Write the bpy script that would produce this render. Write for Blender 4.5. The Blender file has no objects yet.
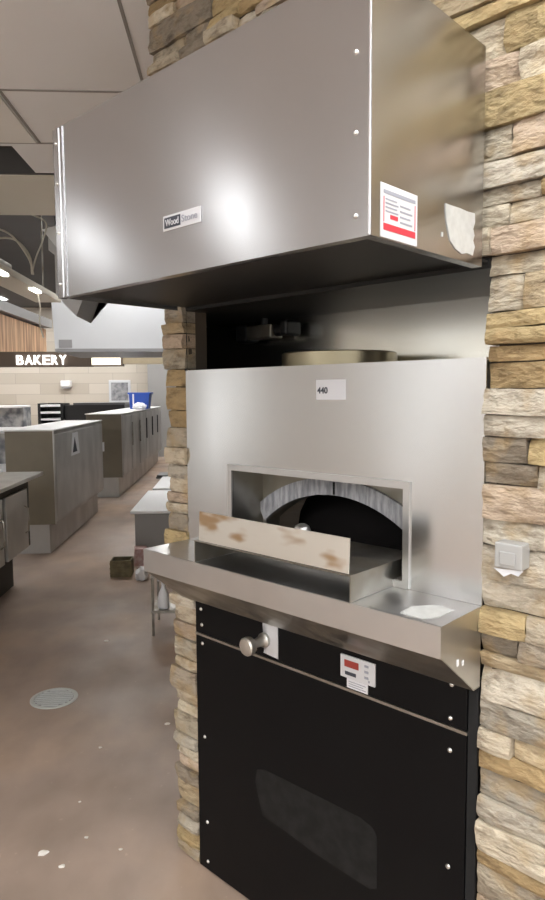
import bpy, bmesh, math, random
from mathutils import Vector, Matrix, noise
random.seed(7)
S = bpy.context.scene
C = S.collection
PI = math.pi
AZ = math.radians(-46.9)          # the oven wall stands diagonally to the corridor
H = 1.55

# ------------------------------------------------------------------ materials
def mat(name, col, rough=.6, metal=0, noise_amt=0, noise_scale=8, col2=None, stretch=(1,1,1), bump=0, bump_scale=60,
        rough_var=0, emit=None, strength=1, spec=.5, aniso=0, nlo=.3, nhi=.7):
    m = bpy.data.materials.new(name); m.use_nodes = True
    nt = m.node_tree; b = nt.nodes['Principled BSDF']
    b.inputs['Base Color'].default_value = (*col, 1); b.inputs['Roughness'].default_value = rough
    b.inputs['Metallic'].default_value = metal; b.inputs['Specular IOR Level'].default_value = spec
    tc = nt.nodes.new('ShaderNodeTexCoord'); mp = nt.nodes.new('ShaderNodeMapping')
    mp.inputs['Scale'].default_value = stretch
    nt.links.new(tc.outputs['Object'], mp.inputs['Vector'])
    n = nt.nodes.new('ShaderNodeTexNoise'); n.inputs['Scale'].default_value = noise_scale; n.inputs['Detail'].default_value = 2 if metal > .5 else 5
    nt.links.new(mp.outputs['Vector'], n.inputs['Vector'])
    if noise_amt:
        r = nt.nodes.new('ShaderNodeMapRange'); r.interpolation_type = 'SMOOTHSTEP'; r.inputs['From Min'].default_value = nlo; r.inputs['From Max'].default_value = nhi
        r.inputs['To Min'].default_value = 0; r.inputs['To Max'].default_value = noise_amt
        nt.links.new(n.outputs['Fac'], r.inputs['Value'])
        mx = nt.nodes.new('ShaderNodeMix'); mx.data_type = 'RGBA'
        mx.inputs['A'].default_value = (*col, 1); mx.inputs['B'].default_value = (*(col2 or tuple(c*.6 for c in col)), 1)
        nt.links.new(r.outputs['Result'], mx.inputs['Factor']); nt.links.new(mx.outputs['Result'], b.inputs['Base Color'])
    if rough_var:
        r2 = nt.nodes.new('ShaderNodeMapRange'); r2.interpolation_type = 'SMOOTHSTEP'; r2.inputs['From Min'].default_value = .3; r2.inputs['From Max'].default_value = .7
        r2.inputs['To Min'].default_value = max(.03, rough-rough_var); r2.inputs['To Max'].default_value = rough+rough_var
        nt.links.new(n.outputs['Fac'], r2.inputs['Value']); nt.links.new(r2.outputs['Result'], b.inputs['Roughness'])
    if bump:
        n2 = nt.nodes.new('ShaderNodeTexNoise'); n2.inputs['Scale'].default_value = bump_scale; n2.inputs['Detail'].default_value = 3
        nt.links.new(mp.outputs['Vector'], n2.inputs['Vector'])
        bp = nt.nodes.new('ShaderNodeBump'); bp.inputs['Strength'].default_value = bump; bp.inputs['Distance'].default_value = .01
        nt.links.new(n2.outputs['Fac'], bp.inputs['Height']); nt.links.new(bp.outputs['Normal'], b.inputs['Normal'])
    if aniso:
        b.inputs['Anisotropic'].default_value = aniso; b.inputs['Anisotropic Rotation'].default_value = .25
        tn = nt.nodes.new('ShaderNodeTangent'); tn.direction_type = 'RADIAL'; tn.axis = 'Z'
        nt.links.new(tn.outputs['Tangent'], b.inputs['Tangent'])
    if emit:
        b.inputs['Emission Color'].default_value = (*emit, 1); b.inputs['Emission Strength'].default_value = strength
    return m

M = {}
M['steel'] = mat('brushed_steel', (.66,.66,.66), .235, 1, .5, 3, (.58,.58,.57), (1,1,.5), 0, 9, .02, aniso=.6)
M['hood_steel'] = mat('hood_steel', (.54,.54,.55), .24, 1, .5, 3, (.47,.47,.47), (1,1,.6), 0, 7, .02, aniso=.6)
M['shelf_steel'] = mat('shelf_steel', (.64,.64,.64), .35, 1, .5, 6, (.54,.535,.52), (1,1,1), 0, 30, .05)
M['rim_steel'] = mat('bright_edge_steel', (.78,.78,.8), .3, 1)
M['dull_steel'] = mat('dull_steel', (.42,.41,.38), .42, 1, .8, 9, (.26,.23,.18), (1,1,1), .015, 30, .1)
M['heat_steel'] = mat('heat_stained_steel', (.74,.71,.65), .36, .9, .9, 8, (.40,.25,.12), (1,1,2.5), 0, 30, .06, nlo=.5, nhi=.68)
M['back_steel'] = mat('back_steel', (.86,.85,.79), .22, 1, .6, 4, (.76,.74,.66))
M['soot'] = mat('sooty_metal', (.035,.034,.032), .45, .6, .6, 5, (.015,.015,.015))  # near-black metal for the hood underside and niche ceiling
M['soot_flat'] = mat('dark_sheet', (.02,.02,.02), .8, 0, spec=.1)  # plain near-black matt sheet
M['cavity'] = mat('oven_chamber', (.008,.007,.007), .9, spec=.1)
M['hearth'] = mat('hearth_stone', (.16,.14,.12), .8, 0, .6, 12)
M['screw'] = mat('screw_steel', (.8,.8,.78), .3, 1)
M['knob'] = mat('knob_steel', (.62,.61,.57), .38, 1)
M['black'] = mat('black_plastic', (.01,.01,.011), .4)
M['white'] = mat('white_label', (.62,.62,.64), .5, 0, .2, 60, (.62,.62,.66))
M['ltgrey'] = mat('light_grey', (.55,.55,.56), .5)
M['grey'] = mat('mid_grey', (.3,.3,.31), .5)
M['ink'] = mat('dark_ink', (.04,.045,.06), .6)
M['inkgrey'] = mat('faded_ink', (.3,.31,.36), .6)
M['red'] = mat('red_ink', (.55,.04,.06), .5)
M['redlcd'] = mat('red_display', (.30,.04,.03), .3)
M['paper_torn'] = mat('torn_paper', (.52,.52,.50), .7, 0, .7, 45, (.42,.42,.40))
M['floor'] = None
M['ceil'] = mat('ceiling_tile', (.90,.91,.93), .9, 0, .35, 3, (.86,.865,.88), (1,1,1), .1, 150)
M['soffit'] = mat('soffit_paint', (.80,.78,.70), .8, 0, .3, 2, (.72,.70,.63))
M['tbar'] = mat('ceiling_bar', (.30,.29,.28), .6)
M['darkceil'] = mat('dark_ceiling', (.075,.072,.07), .8, 0, .5, 1.2, (.055,.05,.048))
M['wall'] = mat('painted_wall', (.62,.60,.56), .8)
M['mortar'] = mat('mortar', (.07,.055,.04), .95)
M['counter'] = mat('counter_steel', (.58,.57,.55), .4, .35, .7, 3, (.44,.43,.42), (1,1,.6), .01, 20, .1)
M['counter_end'] = mat('counter_end_panel', (.22,.195,.145), .55, .1, .5, 4, (.17,.15,.115))
M['counter_dark'] = mat('cabinet_gap', (.05,.048,.042), .7)
M['whitetop'] = mat('white_top', (.88,.89,.91), .4)
M['silver'] = mat('pale_metal', (.66,.68,.71), .4, .3, .3, 2, (.58,.60,.64))
M['duct'] = mat('duct_grey', (.30,.295,.29), .5, .2)
M['bluebin'] = mat('blue_plastic', (.02,.09,.50), .4)
M['bag'] = mat('white_plastic', (.74,.75,.78), .45)
M['pink'] = mat('faded_pink_wrap', (.42,.25,.24), .7, 0, .8, 25, (.6,.5,.5))
M['drain'] = mat('drain_metal', (.60,.62,.62), .5, .5)
M['brownmat'] = mat('rusty_grate', (.10,.085,.045), .7, .2, .9, 18, (.22,.18,.10))
M['chart'] = mat('menu_chart', (.14,.15,.17), .5, 0, 1, 9, (.38,.38,.40))
M['tanwall'] = mat('tan_panel', (.46,.38,.26), .6, 0, .4, 3)
M['brownband'] = mat('brown_band', (.11,.08,.06), .6)
M['led'] = mat('lit_letters', (.9,.9,.9), .5, emit=(1,.98,.95), strength=1.1)
M['lamp'] = mat('lit_lamp', (.9,.9,.9), .5, emit=(1,.93,.82), strength=3)
M['menu'] = mat('lit_menu_board', (.9,.8,.65), .5, emit=(1,.88,.70), strength=.75)
M['diff'] = mat('light_diffuser', (.9,.9,.9), .5, emit=(.96,.985,1), strength=6)
M['diff_strip'] = mat('strip_diffuser', (.9,.9,.9), .5, emit=(.96,.985,1), strength=3.6)
M['diff_back'] = mat('light_diffuser_bright', (.9,.9,.9), .5, emit=(1,.98,.95), strength=12)
M['cable'] = mat('white_cable', (.6,.58,.52), .6)
M['crumb'] = mat('paper_scrap', (.8,.76,.7), .8)
M['pastry'] = mat('pastry_trays', (.45,.45,.45), .5, 0, 1, 6, (.10,.11,.13))
M['outlet'] = mat('outlet_grey', (.42,.42,.41), .45, .3)

def floor_mat():
    m = bpy.data.materials.new('sealed_concrete'); m.use_nodes = True
    nt = m.node_tree; b = nt.nodes['Principled BSDF']; L = nt.links.new
    tc = nt.nodes.new('ShaderNodeTexCoord')
    def nz(sc, det, st=(1,1,1)):
        mp = nt.nodes.new('ShaderNodeMapping'); mp.inputs['Scale'].default_value = st
        L(tc.outputs['Object'], mp.inputs['Vector'])
        n = nt.nodes.new('ShaderNodeTexNoise'); n.inputs['Scale'].default_value = sc; n.inputs['Detail'].default_value = det
        L(mp.outputs['Vector'], n.inputs['Vector']); return n
    def ramp(n, e):
        r = nt.nodes.new('ShaderNodeValToRGB')
        r.color_ramp.elements[0].position = e[0][0]; r.color_ramp.elements[0].color = (*e[0][1], 1)
        r.color_ramp.elements[1].position = e[-1][0]; r.color_ramp.elements[1].color = (*e[-1][1], 1)
        for p, c in e[1:-1]:
            q = r.color_ramp.elements.new(p); q.color = (*c, 1)
        L(n.outputs['Fac'], r.inputs['Fac']); return r
    r1 = ramp(nz(.9, 4), [(.3, (.29,.22,.175)), (.5, (.385,.295,.24)), (.68, (.46,.33,.235))])
    r2 = ramp(nz(5, 6, (1,.6,1)), [(.3, (.72,.72,.72)), (.7, (1.1,1.09,1.08))])
    mx = nt.nodes.new('ShaderNodeMix'); mx.data_type = 'RGBA'; mx.blend_type = 'MULTIPLY'; mx.inputs['Factor'].default_value = .7
    L(r1.outputs['Color'], mx.inputs['A']); L(r2.outputs['Color'], mx.inputs['B'])
    r3 = ramp(nz(38, 2), [(.68, (1,1,1)), (.76, (1.35,1.33,1.3))])
    mx2 = nt.nodes.new('ShaderNodeMix'); mx2.data_type = 'RGBA'; mx2.blend_type = 'MULTIPLY'; mx2.inputs['Factor'].default_value = .5
    L(mx.outputs['Result'], mx2.inputs['A']); L(r3.outputs['Color'], mx2.inputs['B'])
    L(mx2.outputs['Result'], b.inputs['Base Color'])
    rr = ramp(nz(2.2, 5), [(.35, (.30,)*3), (.65, (.52,)*3)]); L(rr.outputs['Color'], b.inputs['Roughness'])
    b.inputs['Specular IOR Level'].default_value = .45
    return m
M['floor'] = floor_mat()

def stone_mat():
    m = bpy.data.materials.new('split_ledger_stone'); m.use_nodes = True
    nt = m.node_tree; b = nt.nodes['Principled BSDF']; L = nt.links.new
    at = nt.nodes.new('ShaderNodeAttribute'); at.attribute_name = 'tone'
    tc = nt.nodes.new('ShaderNodeTexCoord')
    mp = nt.nodes.new('ShaderNodeMapping'); mp.inputs['Scale'].default_value = (1,1,2.2); L(tc.outputs['Object'], mp.inputs['Vector'])
    n = nt.nodes.new('ShaderNodeTexNoise'); n.inputs['Scale'].default_value = 16; n.inputs['Detail'].default_value = 8; n.inputs['Roughness'].default_value = .65; L(mp.outputs['Vector'], n.inputs['Vector'])
    r = nt.nodes.new('ShaderNodeValToRGB'); cr = r.color_ramp
    cr.elements[0].position = .30; cr.elements[0].color = (.34,.27,.20,1)
    cr.elements[1].position = .72; cr.elements[1].color = (1.12,1.05,.95,1)
    q = cr.elements.new(.5); q.color = (1,.96,.88,1)
    L(n.outputs['Fac'], r.inputs['Fac'])
    mx = nt.nodes.new('ShaderNodeMix'); mx.data_type = 'RGBA'; mx.blend_type = 'MULTIPLY'; mx.inputs['Factor'].default_value = .85
    L(at.outputs['Color'], mx.inputs['A']); L(r.outputs['Color'], mx.inputs['B'])
    n3 = nt.nodes.new('ShaderNodeTexNoise'); n3.inputs['Scale'].default_value = 15; n3.inputs['Detail'].default_value = 4; L(tc.outputs['Object'], n3.inputs['Vector'])
    mr = nt.nodes.new('ShaderNodeMapRange'); mr.inputs['From Min'].default_value = .5; mr.inputs['From Max'].default_value = .68; mr.inputs['To Max'].default_value = .6
    L(n3.outputs['Fac'], mr.inputs['Value'])
    m3 = nt.nodes.new('ShaderNodeMix'); m3.data_type = 'RGBA'; m3.inputs['B'].default_value = (.36,.25,.12,1)
    L(mr.outputs['Result'], m3.inputs['Factor']); L(mx.outputs['Result'], m3.inputs['A'])
    L(m3.outputs['Result'], b.inputs['Base Color']); b.inputs['Roughness'].default_value = .85
    n2 = nt.nodes.new('ShaderNodeTexNoise'); n2.inputs['Scale'].default_value = 45; n2.inputs['Detail'].default_value = 6; L(mp.outputs['Vector'], n2.inputs['Vector'])
    bp = nt.nodes.new('ShaderNodeBump'); bp.inputs['Strength'].default_value = 1.0; bp.inputs['Distance'].default_value = .012
    L(n2.outputs['Fac'], bp.inputs['Height']); L(bp.outputs['Normal'], b.inputs['Normal'])
    return m
M['stone'] = stone_mat()

def panel_mat():
    # black enamel with a dusty rounded rub mark of its own shape
    m = mat('black_enamel', (.004,.004,.0045), .38, 0, .25, 5, (.007,.007,.007), (1,1,1), 0, 60, .06, spec=.12)
    return m
M['enamel'] = panel_mat()
M['rub'] = mat('dusty_rub_mark', (.014,.014,.014), .6, 0, 1, 25, (.007,.007,.007), spec=.2)

def wood_mat():
    m = bpy.data.materials.new('wood_planks'); m.use_nodes = True
    nt = m.node_tree; b = nt.nodes['Principled BSDF']; L = nt.links.new
    tc = nt.nodes.new('ShaderNodeTexCoord')
    mp = nt.nodes.new('ShaderNodeMapping'); mp.inputs['Scale'].default_value = (1,6,.6); L(tc.outputs['Object'], mp.inputs['Vector'])
    n = nt.nodes.new('ShaderNodeTexNoise'); n.inputs['Scale'].default_value = 1.6; n.inputs['Detail'].default_value = 4; L(mp.outputs['Vector'], n.inputs['Vector'])
    r = nt.nodes.new('ShaderNodeValToRGB'); cr = r.color_ramp
    cr.elements[0].position = .32; cr.elements[0].color = (.26,.13,.07,1)
    cr.elements[1].position = .68; cr.elements[1].color = (.75,.48,.28,1)
    L(n.outputs['Fac'], r.inputs['Fac']); L(r.outputs['Color'], b.inputs['Base Color']); b.inputs['Roughness'].default_value = .6
    return m
M['wood'] = wood_mat()

def tile_mat():
    m = bpy.data.materials.new('cream_tile_rows'); m.use_nodes = True
    nt = m.node_tree; b = nt.nodes['Principled BSDF']; L = nt.links.new
    tc = nt.nodes.new('ShaderNodeTexCoord'); mp = nt.nodes.new('ShaderNodeMapping')
    mp.inputs['Rotation'].default_value = (PI/2, 0, 0); L(tc.outputs['Object'], mp.inputs['Vector'])
    br = nt.nodes.new('ShaderNodeTexBrick'); br.inputs['Scale'].default_value = 1
    br.inputs['Brick Width'].default_value = 1.2; br.inputs['Row Height'].default_value = .26; br.inputs['Mortar Size'].default_value = .004
    br.inputs['Color1'].default_value = (.62,.57,.50,1); br.inputs['Color2'].default_value = (.50,.45,.38,1); br.inputs['Mortar'].default_value = (.36,.32,.28,1)
    L(mp.outputs['Vector'], br.inputs['Vector']); L(br.outputs['Color'], b.inputs['Base Color']); b.inputs['Roughness'].default_value = .4
    return m
M['tile'] = tile_mat()

# ------------------------------------------------------------------ geometry helpers
# every mesh is drawn in "frame" coordinates: oven frame (rot AZ about the world origin) or the corridor (rot 0)
ROT = {}
def thing(name, label, cat, loc=(0,0,0), frame=0.0, group=None, kind=None):
    o = bpy.data.objects.new(name, None); C.objects.link(o)
    o.empty_display_size = .1
    o.location = Matrix.Rotation(frame, 4, 'Z') @ Vector(loc); o.rotation_euler = (0,0,frame)
    ROT[o.name] = (Vector(loc), frame)
    if kind: o['kind'] = kind
    if label: o['label'] = label
    if cat: o['category'] = cat
    if group: o['group'] = group
    return o
def root_of(o):
    while o.parent: o = o.parent
    return o
def obj(name, bm, m, parent=None, label=None, cat=None, group=None, kind=None, loc=None, frame=0.0, smooth=False):
    """one mesh object; vertices given in frame coordinates"""
    if parent is not None:
        off = ROT[root_of(parent).name][0]
    else:
        if loc is None:
            if kind == 'structure': loc = (0,0,0)
            else:
                vs = [v.co for v in bm.verts]
                loc = ((min(v.x for v in vs)+max(v.x for v in vs))/2, (min(v.y for v in vs)+max(v.y for v in vs))/2, min(v.z for v in vs))
        off = Vector(loc)
    bmesh.ops.translate(bm, verts=bm.verts, vec=-off)
    bmesh.ops.recalc_face_normals(bm, faces=bm.faces)
    me = bpy.data.meshes.new(name); bm.to_mesh(me); bm.free()
    if m is not None:
        for mm in (m if isinstance(m, (list,tuple)) else [m]): me.materials.append(mm)
    if smooth:
        for p in me.polygons: p.use_smooth = True
        try: me.set_sharp_from_angle(angle=math.radians(40))
        except Exception: pass
    o = bpy.data.objects.new(name, me); C.objects.link(o)
    if parent is not None:
        o.parent = parent
    else:
        o.location = Matrix.Rotation(frame, 4, 'Z') @ off; o.rotation_euler = (0,0,frame); ROT[o.name] = (off, frame)
    if label: o['label'] = label
    if cat: o['category'] = cat
    if group: o['group'] = group
    if kind: o['kind'] = kind
    return o
def dup(root, loc, frame=0.0, label=None):
    r = root.copy(); C.objects.link(r); r.location = Matrix.Rotation(frame, 4, 'Z') @ Vector(loc)
    ROT[r.name] = (Vector(loc), frame)
    if label: r['label'] = label
    for ch in list(root.children):
        c = ch.copy(); C.objects.link(c); c.parent = r
        for g in list(ch.children):
            d = g.copy(); C.objects.link(d); d.parent = c
    return r
def B(): return bmesh.new()
def bx(bm, a, b, bev=0, seg=2):
    x0,y0,z0 = a; x1,y1,z1 = b
    r = bmesh.ops.create_cube(bm, size=1); vs = r['verts']
    for v in vs:
        v.co = Vector(((x0+x1)/2+v.co.x*(x1-x0), (y0+y1)/2+v.co.y*(y1-y0), (z0+z1)/2+v.co.z*(z1-z0)))
    if bev:
        es = list({e for v in vs for e in v.link_edges})
        bmesh.ops.bevel(bm, geom=es, offset=bev, segments=seg, profile=.5, affect='EDGES')
    return bm
def prism(bm, poly, axis, t0, t1):
    """poly: 2D outline; axis: extrusion axis; remaining axes keep xyz order"""
    def p(q, t):
        if axis == 'x': return (t, q[0], q[1])
        if axis == 'y': return (q[0], t, q[1])
        return (q[0], q[1], t)
    a = [bm.verts.new(p(q, t0)) for q in poly]; b = [bm.verts.new(p(q, t1)) for q in poly]
    bm.faces.new(a); bm.faces.new(b[::-1]); n = len(poly)
    for i in range(n): bm.faces.new((a[i], a[(i+1)%n], b[(i+1)%n], b[i]))
    return bm
def cyl(bm, p0, p1, r0, r1=None, n=16, cap=True):
    p0, p1 = Vector(p0), Vector(p1); r1 = r0 if r1 is None else r1
    d = p1-p0; L = d.length
    res = bmesh.ops.create_cone(bm, cap_ends=cap, cap_tris=False, segments=n, radius1=r0, radius2=max(r1,1e-5), depth=L)
    q = Vector((0,0,1)).rotation_difference(d)
    for v in res['verts']: v.co = q @ v.co + (p0+p1)/2
    return bm
def lathe(bm, prof, c, n=24, axis='z'):
    rings = []
    for r, h in prof:
        ring = []
        for i in range(n):
            a = 2*PI*i/n; x, y = r*math.cos(a), r*math.sin(a)
            p = (x, y, h) if axis == 'z' else (x, h, y)
            ring.append(bm.verts.new(Vector(c)+Vector(p)))
        rings.append(ring)
    for k in range(len(rings)-1):
        for i in range(n): bm.faces.new((rings[k][i], rings[k][(i+1)%n], rings[k+1][(i+1)%n], rings[k+1][i]))
    bm.faces.new(rings[0]); bm.faces.new(rings[-1][::-1])
    return bm
def tube(bm, pts, r, n=8):
    pts = [Vector(p) for p in pts]; rings = []
    for i, p in enumerate(pts):
        d = (pts[min(i+1,len(pts)-1)]-pts[max(i-1,0)]).normalized()
        q = Vector((0,0,1)).rotation_difference(d)
        rings.append([bm.verts.new(p+q@Vector((r*math.cos(2*PI*k/n), r*math.sin(2*PI*k/n), 0))) for k in range(n)])
    for a, b in zip(rings, rings[1:]):
        for k in range(n): bm.faces.new((a[k], a[(k+1)%n], b[(k+1)%n], b[k]))
    bm.faces.new(rings[0][::-1]); bm.faces.new(rings[-1])
    return bm
def frame_ring(bm, x0, x1, z0, z1, wd, y0, y1):
    bx(bm, (x0,y0,z0), (x0+wd,y1,z1)); bx(bm, (x1-wd,y0,z0), (x1,y1,z1))
    bx(bm, (x0+wd,y0,z1-wd), (x1-wd,y1,z1)); bx(bm, (x0+wd,y0,z0), (x1-wd,y1,z0+wd)); return bm
def text_bm(s, size, depth=.002, width=None, bold=0.0):
    cu = bpy.data.curves.new('txt', 'FONT'); cu.body = s; cu.size = size; cu.extrude = depth/2; cu.offset = bold
    cu.align_x = 'CENTER'; cu.align_y = 'CENTER'
    t = bpy.data.objects.new('txt', cu); C.objects.link(t)
    dg = bpy.context.evaluated_depsgraph_get(); me = bpy.data.meshes.new_from_object(t.evaluated_get(dg))
    bm = B(); bm.from_mesh(me)
    bpy.data.objects.remove(t); bpy.data.curves.remove(cu); bpy.data.meshes.remove(me)
    xs = [v.co.x for v in bm.verts]; ys = [v.co.y for v in bm.verts]
    cx, cy = (min(xs)+max(xs))/2, (min(ys)+max(ys))/2
    sc = (width/(max(xs)-min(xs))) if width else 1
    for v in bm.verts: v.co.x = (v.co.x-cx)*sc; v.co.y -= cy
    return bm
def text_front(s, size, c, width=None, depth=.001, bold=0):      # on a surface facing -y
    bm = text_bm(s, size, depth, width, bold)
    for v in bm.verts: v.co = Vector((c[0]+v.co.x, c[1]-v.co.z, c[2]+v.co.y))
    return bm
def text_side(s, size, c, width=None, depth=.001):       # on a surface facing +x
    bm = text_bm(s, size, depth, width)
    for v in bm.verts: v.co = Vector((c[0]+v.co.z, c[1]+v.co.x, c[2]+v.co.y))
    return bm

# ------------------------------------------------------------------ dimensions (oven frame)
XL, XR, YF = -1.633, -.640, 1.331
ZB, ZT = 1.804, 2.229            # hood
YH = .908
PIER = -1.722

# ------------------------------------------------------------------ the setting
o_ = bx(B(), (-7,-5,-.1), (6,17.2,0)); obj('floor', o_, M['floor'], kind='structure')
b = B(); z0, z1 = 2.85, 2.9
bx(b, (-7,-5,z0), (6,3.68,z1)); bx(b, (-7,3.68,z0), (-2.2,4.105,z1)); bx(b, (-1.14,3.68,z0), (6,4.105,z1))
obj('ceiling', b, M['ceil'], kind='structure')
b = B()
for i in range(-9, 8):
    x = -.36+.62*i
    if x < -6.9: continue
    bx(b, (x-.006,-5,2.847), (x+.006,3.63 if x < -.9 else 4.10,2.851))
for y in (3.63,3.02,1.80,.58,-.64,-1.86,-3.08,-4.3):
    bx(b, (-7,y-.006,2.8465), (6,y+.006,2.8505))
obj('trim_1', b, M['tbar'], kind='structure')
# soffit strip beyond the slot, then the open dark ceiling
b = bx(B(), (-7,4.165,2.85), (6,5.05,3.7)); obj('trim_2', b, M['soffit'], kind='structure')
b = bx(B(), (-7,3.5,3.0), (6,4.16,3.05)); bx(b, (-7,4.14,2.856), (6,4.162,3.0)); bx(b, (-1.14,3.66,2.901), (-1.10,4.14,3.0)); obj('trim_3', b, M['darkceil'], kind='structure')  # dark liner added over the ceiling opening to block light and keep it black
b = bx(B(), (-7,4.95,3.7), (6,17.2,3.8)); obj('ceiling_back', b, M['darkceil'], kind='structure')
b = bx(B(), (-7,17,0), (6,17.2,3.7)); obj('wall_back', b, M['tile'], kind='structure')
b = B(); bx(b, (-7.2,3.4,0), (-7,17.2,3.8)); bx(b, (-7.2,-5,0), (-7,3.4,.35)); bx(b, (-7.2,-5,2.6), (-7,3.4,3.8))
for ya, yb in ((2.95,3.4),(.35,2.15),(-1.7,-.55)): bx(b, (-7.2,ya,.35), (-7,yb,2.6))  # openings left between these piers to put bright streaks on the steel face
obj('wall_left', b, M['wall'], kind='structure')
def added_glazing(n, x0, y0, x1, y1, za, zb, k, hw=.04):  # frames of unseen windows, added to let soft outside light onto the steel
    b = B(); fr = B(); d = Vector((x1-x0, y1-y0, 0)); L_ = d.length; d.normalize(); nrm = Vector((-d.y, d.x, 0))*.03
    for i in range(k+1):
        c = Vector((x0,y0,0))+d*(L_*i/k)
        bx(fr, (c.x-.04,c.y-hw,za), (c.x+.04,c.y+hw,zb))
    for z in (za, zb-.06, (za+zb)/2+.35):
        bx(fr, (min(x0,x1)-.03,min(y0,y1)-.03,z), (max(x0,x1)+.03,max(y0,y1)+.03,z+.06))
    obj('window_%d'%n, fr, M['counter_dark'], kind='structure')
added_glazing(1, -7.1,2.2,-7.1,2.9,.35,2.6,1); added_glazing(5, -7.1,-.5,-7.1,.3,.35,2.6,1); added_glazing(6, -7.1,-4.9,-7.1,-1.75,.35,2.6,3)
b = bx(B(), (6,-5,0), (6.2,17.2,3.8)); obj('wall_far_right', b, M['wall'], kind='structure')
b = B(); bx(b, (-7.2,-5.2,0), (6.2,-5,.35)); bx(b, (-7.2,-5.2,2.6), (6.2,-5,3.8)); bx(b, (-3.2,-5.2,.35), (-1.8,-5,2.6)); bx(b, (2.2,-5.2,.35), (3.2,-5,2.6))
obj('wall_front', b, M['wall'], kind='structure')
added_glazing(2, -7.1,-5.1,-3.2,-5.1,.35,2.6,3); added_glazing(3, -1.8,-5.1,2.2,-5.1,.35,2.6,3); added_glazing(4, 3.2,-5.1,6.1,-5.1,.35,2.6,2)
# grey side wall end at the far right of the bakery
b = bx(B(), (-2.07,16.5,0), (-.5,16.98,3.68)); obj('wall_far_side', b, M['duct'], kind='structure')

PAL = [(.50,.45,.36),(.55,.51,.44),(.46,.38,.26),(.38,.28,.15),(.40,.37,.32),(.48,.39,.31),(.30,.26,.21),(.55,.50,.41),(.42,.33,.18),(.50,.44,.35)]
def stones(bm, x0, x1, z0, z1, ydir, lay, raggedl=0, raggedr=0, fine=True, colf=None, seed=1):
    """split-face courses: every stone a roughened block standing proud of the backing"""
    rnd = random.Random(seed)
    z = z0
    while z < z1-.005:
        h = min(rnd.choice((.034,.046,.055,.064,.074)), z1-z)
        if z1-(z+h) < .02: h = z1-z
        x = x0+rnd.uniform(-raggedl, raggedl)-(max(0,z-2.0)*.07 if raggedl == .012 else 0)
        xe = x1+rnd.uniform(-raggedr, raggedr)
        while x < xe-.002:
            w = rnd.uniform(.07,.34)
            if xe-(x+w) < .05: w = xe-x
            pr = rnd.uniform(.006,.030)
            colr = rnd.choice(PAL); k = rnd.uniform(.66,1.06); colr = tuple(c*k for c in colr)
            nx = max(2, int(w/.022)) if fine else 2; nz = 4 if fine else 1
            gap = .0012
            s = rnd.uniform(0,99); tilt = rnd.uniform(-.012,.012)
            def P(i, j, back=False):
                u, v = i/nx, j/nz
                px_ = x+gap+(w-2*gap)*u; pz = z+gap+(h-2*gap)*v
                if back: return (px_, -.03, pz)
                edge = 0
                if i in (0,nx): edge += .003
                if j in (0,nz): edge += .0035
                nn = noise.noise(Vector((px_*9+s, pz*16, s)))*.009+noise.noise(Vector((px_*34+s, pz*50, s)))*.005
                pz += noise.noise(Vector((px_*12+s, 3.3, s)))*.003
                px_ += noise.noise(Vector((s, pz*30, 1)))*.005
                return (px_, pr+nn-edge+tilt*(v-.5), pz)
            g = [[bm.verts.new(lay(*P(i,j))) for j in range(nz+1)] for i in range(nx+1)]
            fs = []
            for i in range(nx):
                for j in range(nz): fs.append(bm.faces.new((g[i][j], g[i+1][j], g[i+1][j+1], g[i][j+1])))
            loop = [(i,0) for i in range(nx)]+[(nx,j) for j in range(nz)]+[(i,nz) for i in range(nx,0,-1)]+[(0,j) for j in range(nz,0,-1)]
            bk = [bm.verts.new(lay(*P(i,j,True))) for i,j in loop]
            n = len(loop)
            for t in range(n):
                a, c2 = loop[t], loop[(t+1)%n]
                fs.append(bm.faces.new((g[a[0]][a[1]], bk[t], bk[(t+1)%n], g[c2[0]][c2[1]])))
            for f in fs:
                for l in f.loops: l[ydir] = (*colr, 1)
            x += w
        z += h
b = B(); cl = b.loops.layers.float_color.new('tone')
front = lambda x, p, z: (x, YF+.012-p, z)
stones(b, PIER+.002, -1.604, .0, .898, cl, front, .012, 0, seed=3)
stones(b, PIER-.016, XL-.001, .90, 1.83, cl, front, .012, 0, seed=4)
stones(b, PIER-.018, .3, 1.83, 2.85, cl, front, .012, 0, seed=13)
stones(b, XR-.001, .3, .0, 1.83, cl, front, 0, 0, seed=11)
stones(b, .3, 2.2, .0, 2.85, cl, front, 0, 0, fine=False, seed=12)
obj('wall_right', b, M['stone'], kind='structure', frame=AZ)
# return of the pier along the corridor
R = Matrix.Rotation(AZ, 4, 'Z')
pc = R @ Vector((PIER, YF, 0))           # pier corner in corridor coordinates
b = B(); cl = b.loops.layers.float_color.new('tone')
stones(b, pc.y+.02, 6.2, 0, 2.85, cl, lambda x, p, z: (pc.x+.03-p, x, z), .01, 0, fine=False, seed=21)
obj('wall_corridor', b, M['stone'], kind='structure')
# backing cores: front slab pieces and the corridor wall
b = B()
for a, c in (((PIER+.02,1.33,0),(XL-.003,1.42,2.85)), ((XR+.02,1.33,0),(2.2,1.42,2.85)), ((XL-.003,1.335,1.83),(XR+.02,1.42,2.85))):
    bx(b, (a[0],YF+.014,a[2]), (c[0],c[1],c[2]))
obj('wall_core', b, M['mortar'], kind='structure', frame=AZ)
iw = R @ Vector((XL, YF+.09, 0))
b = B(); bx(b, (pc.x+.045, pc.y+.10, 0), (pc.x+.10, 16.9, 2.85)); obj('wall_corridor_core', b, M['soot_flat'], kind='structure')

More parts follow.
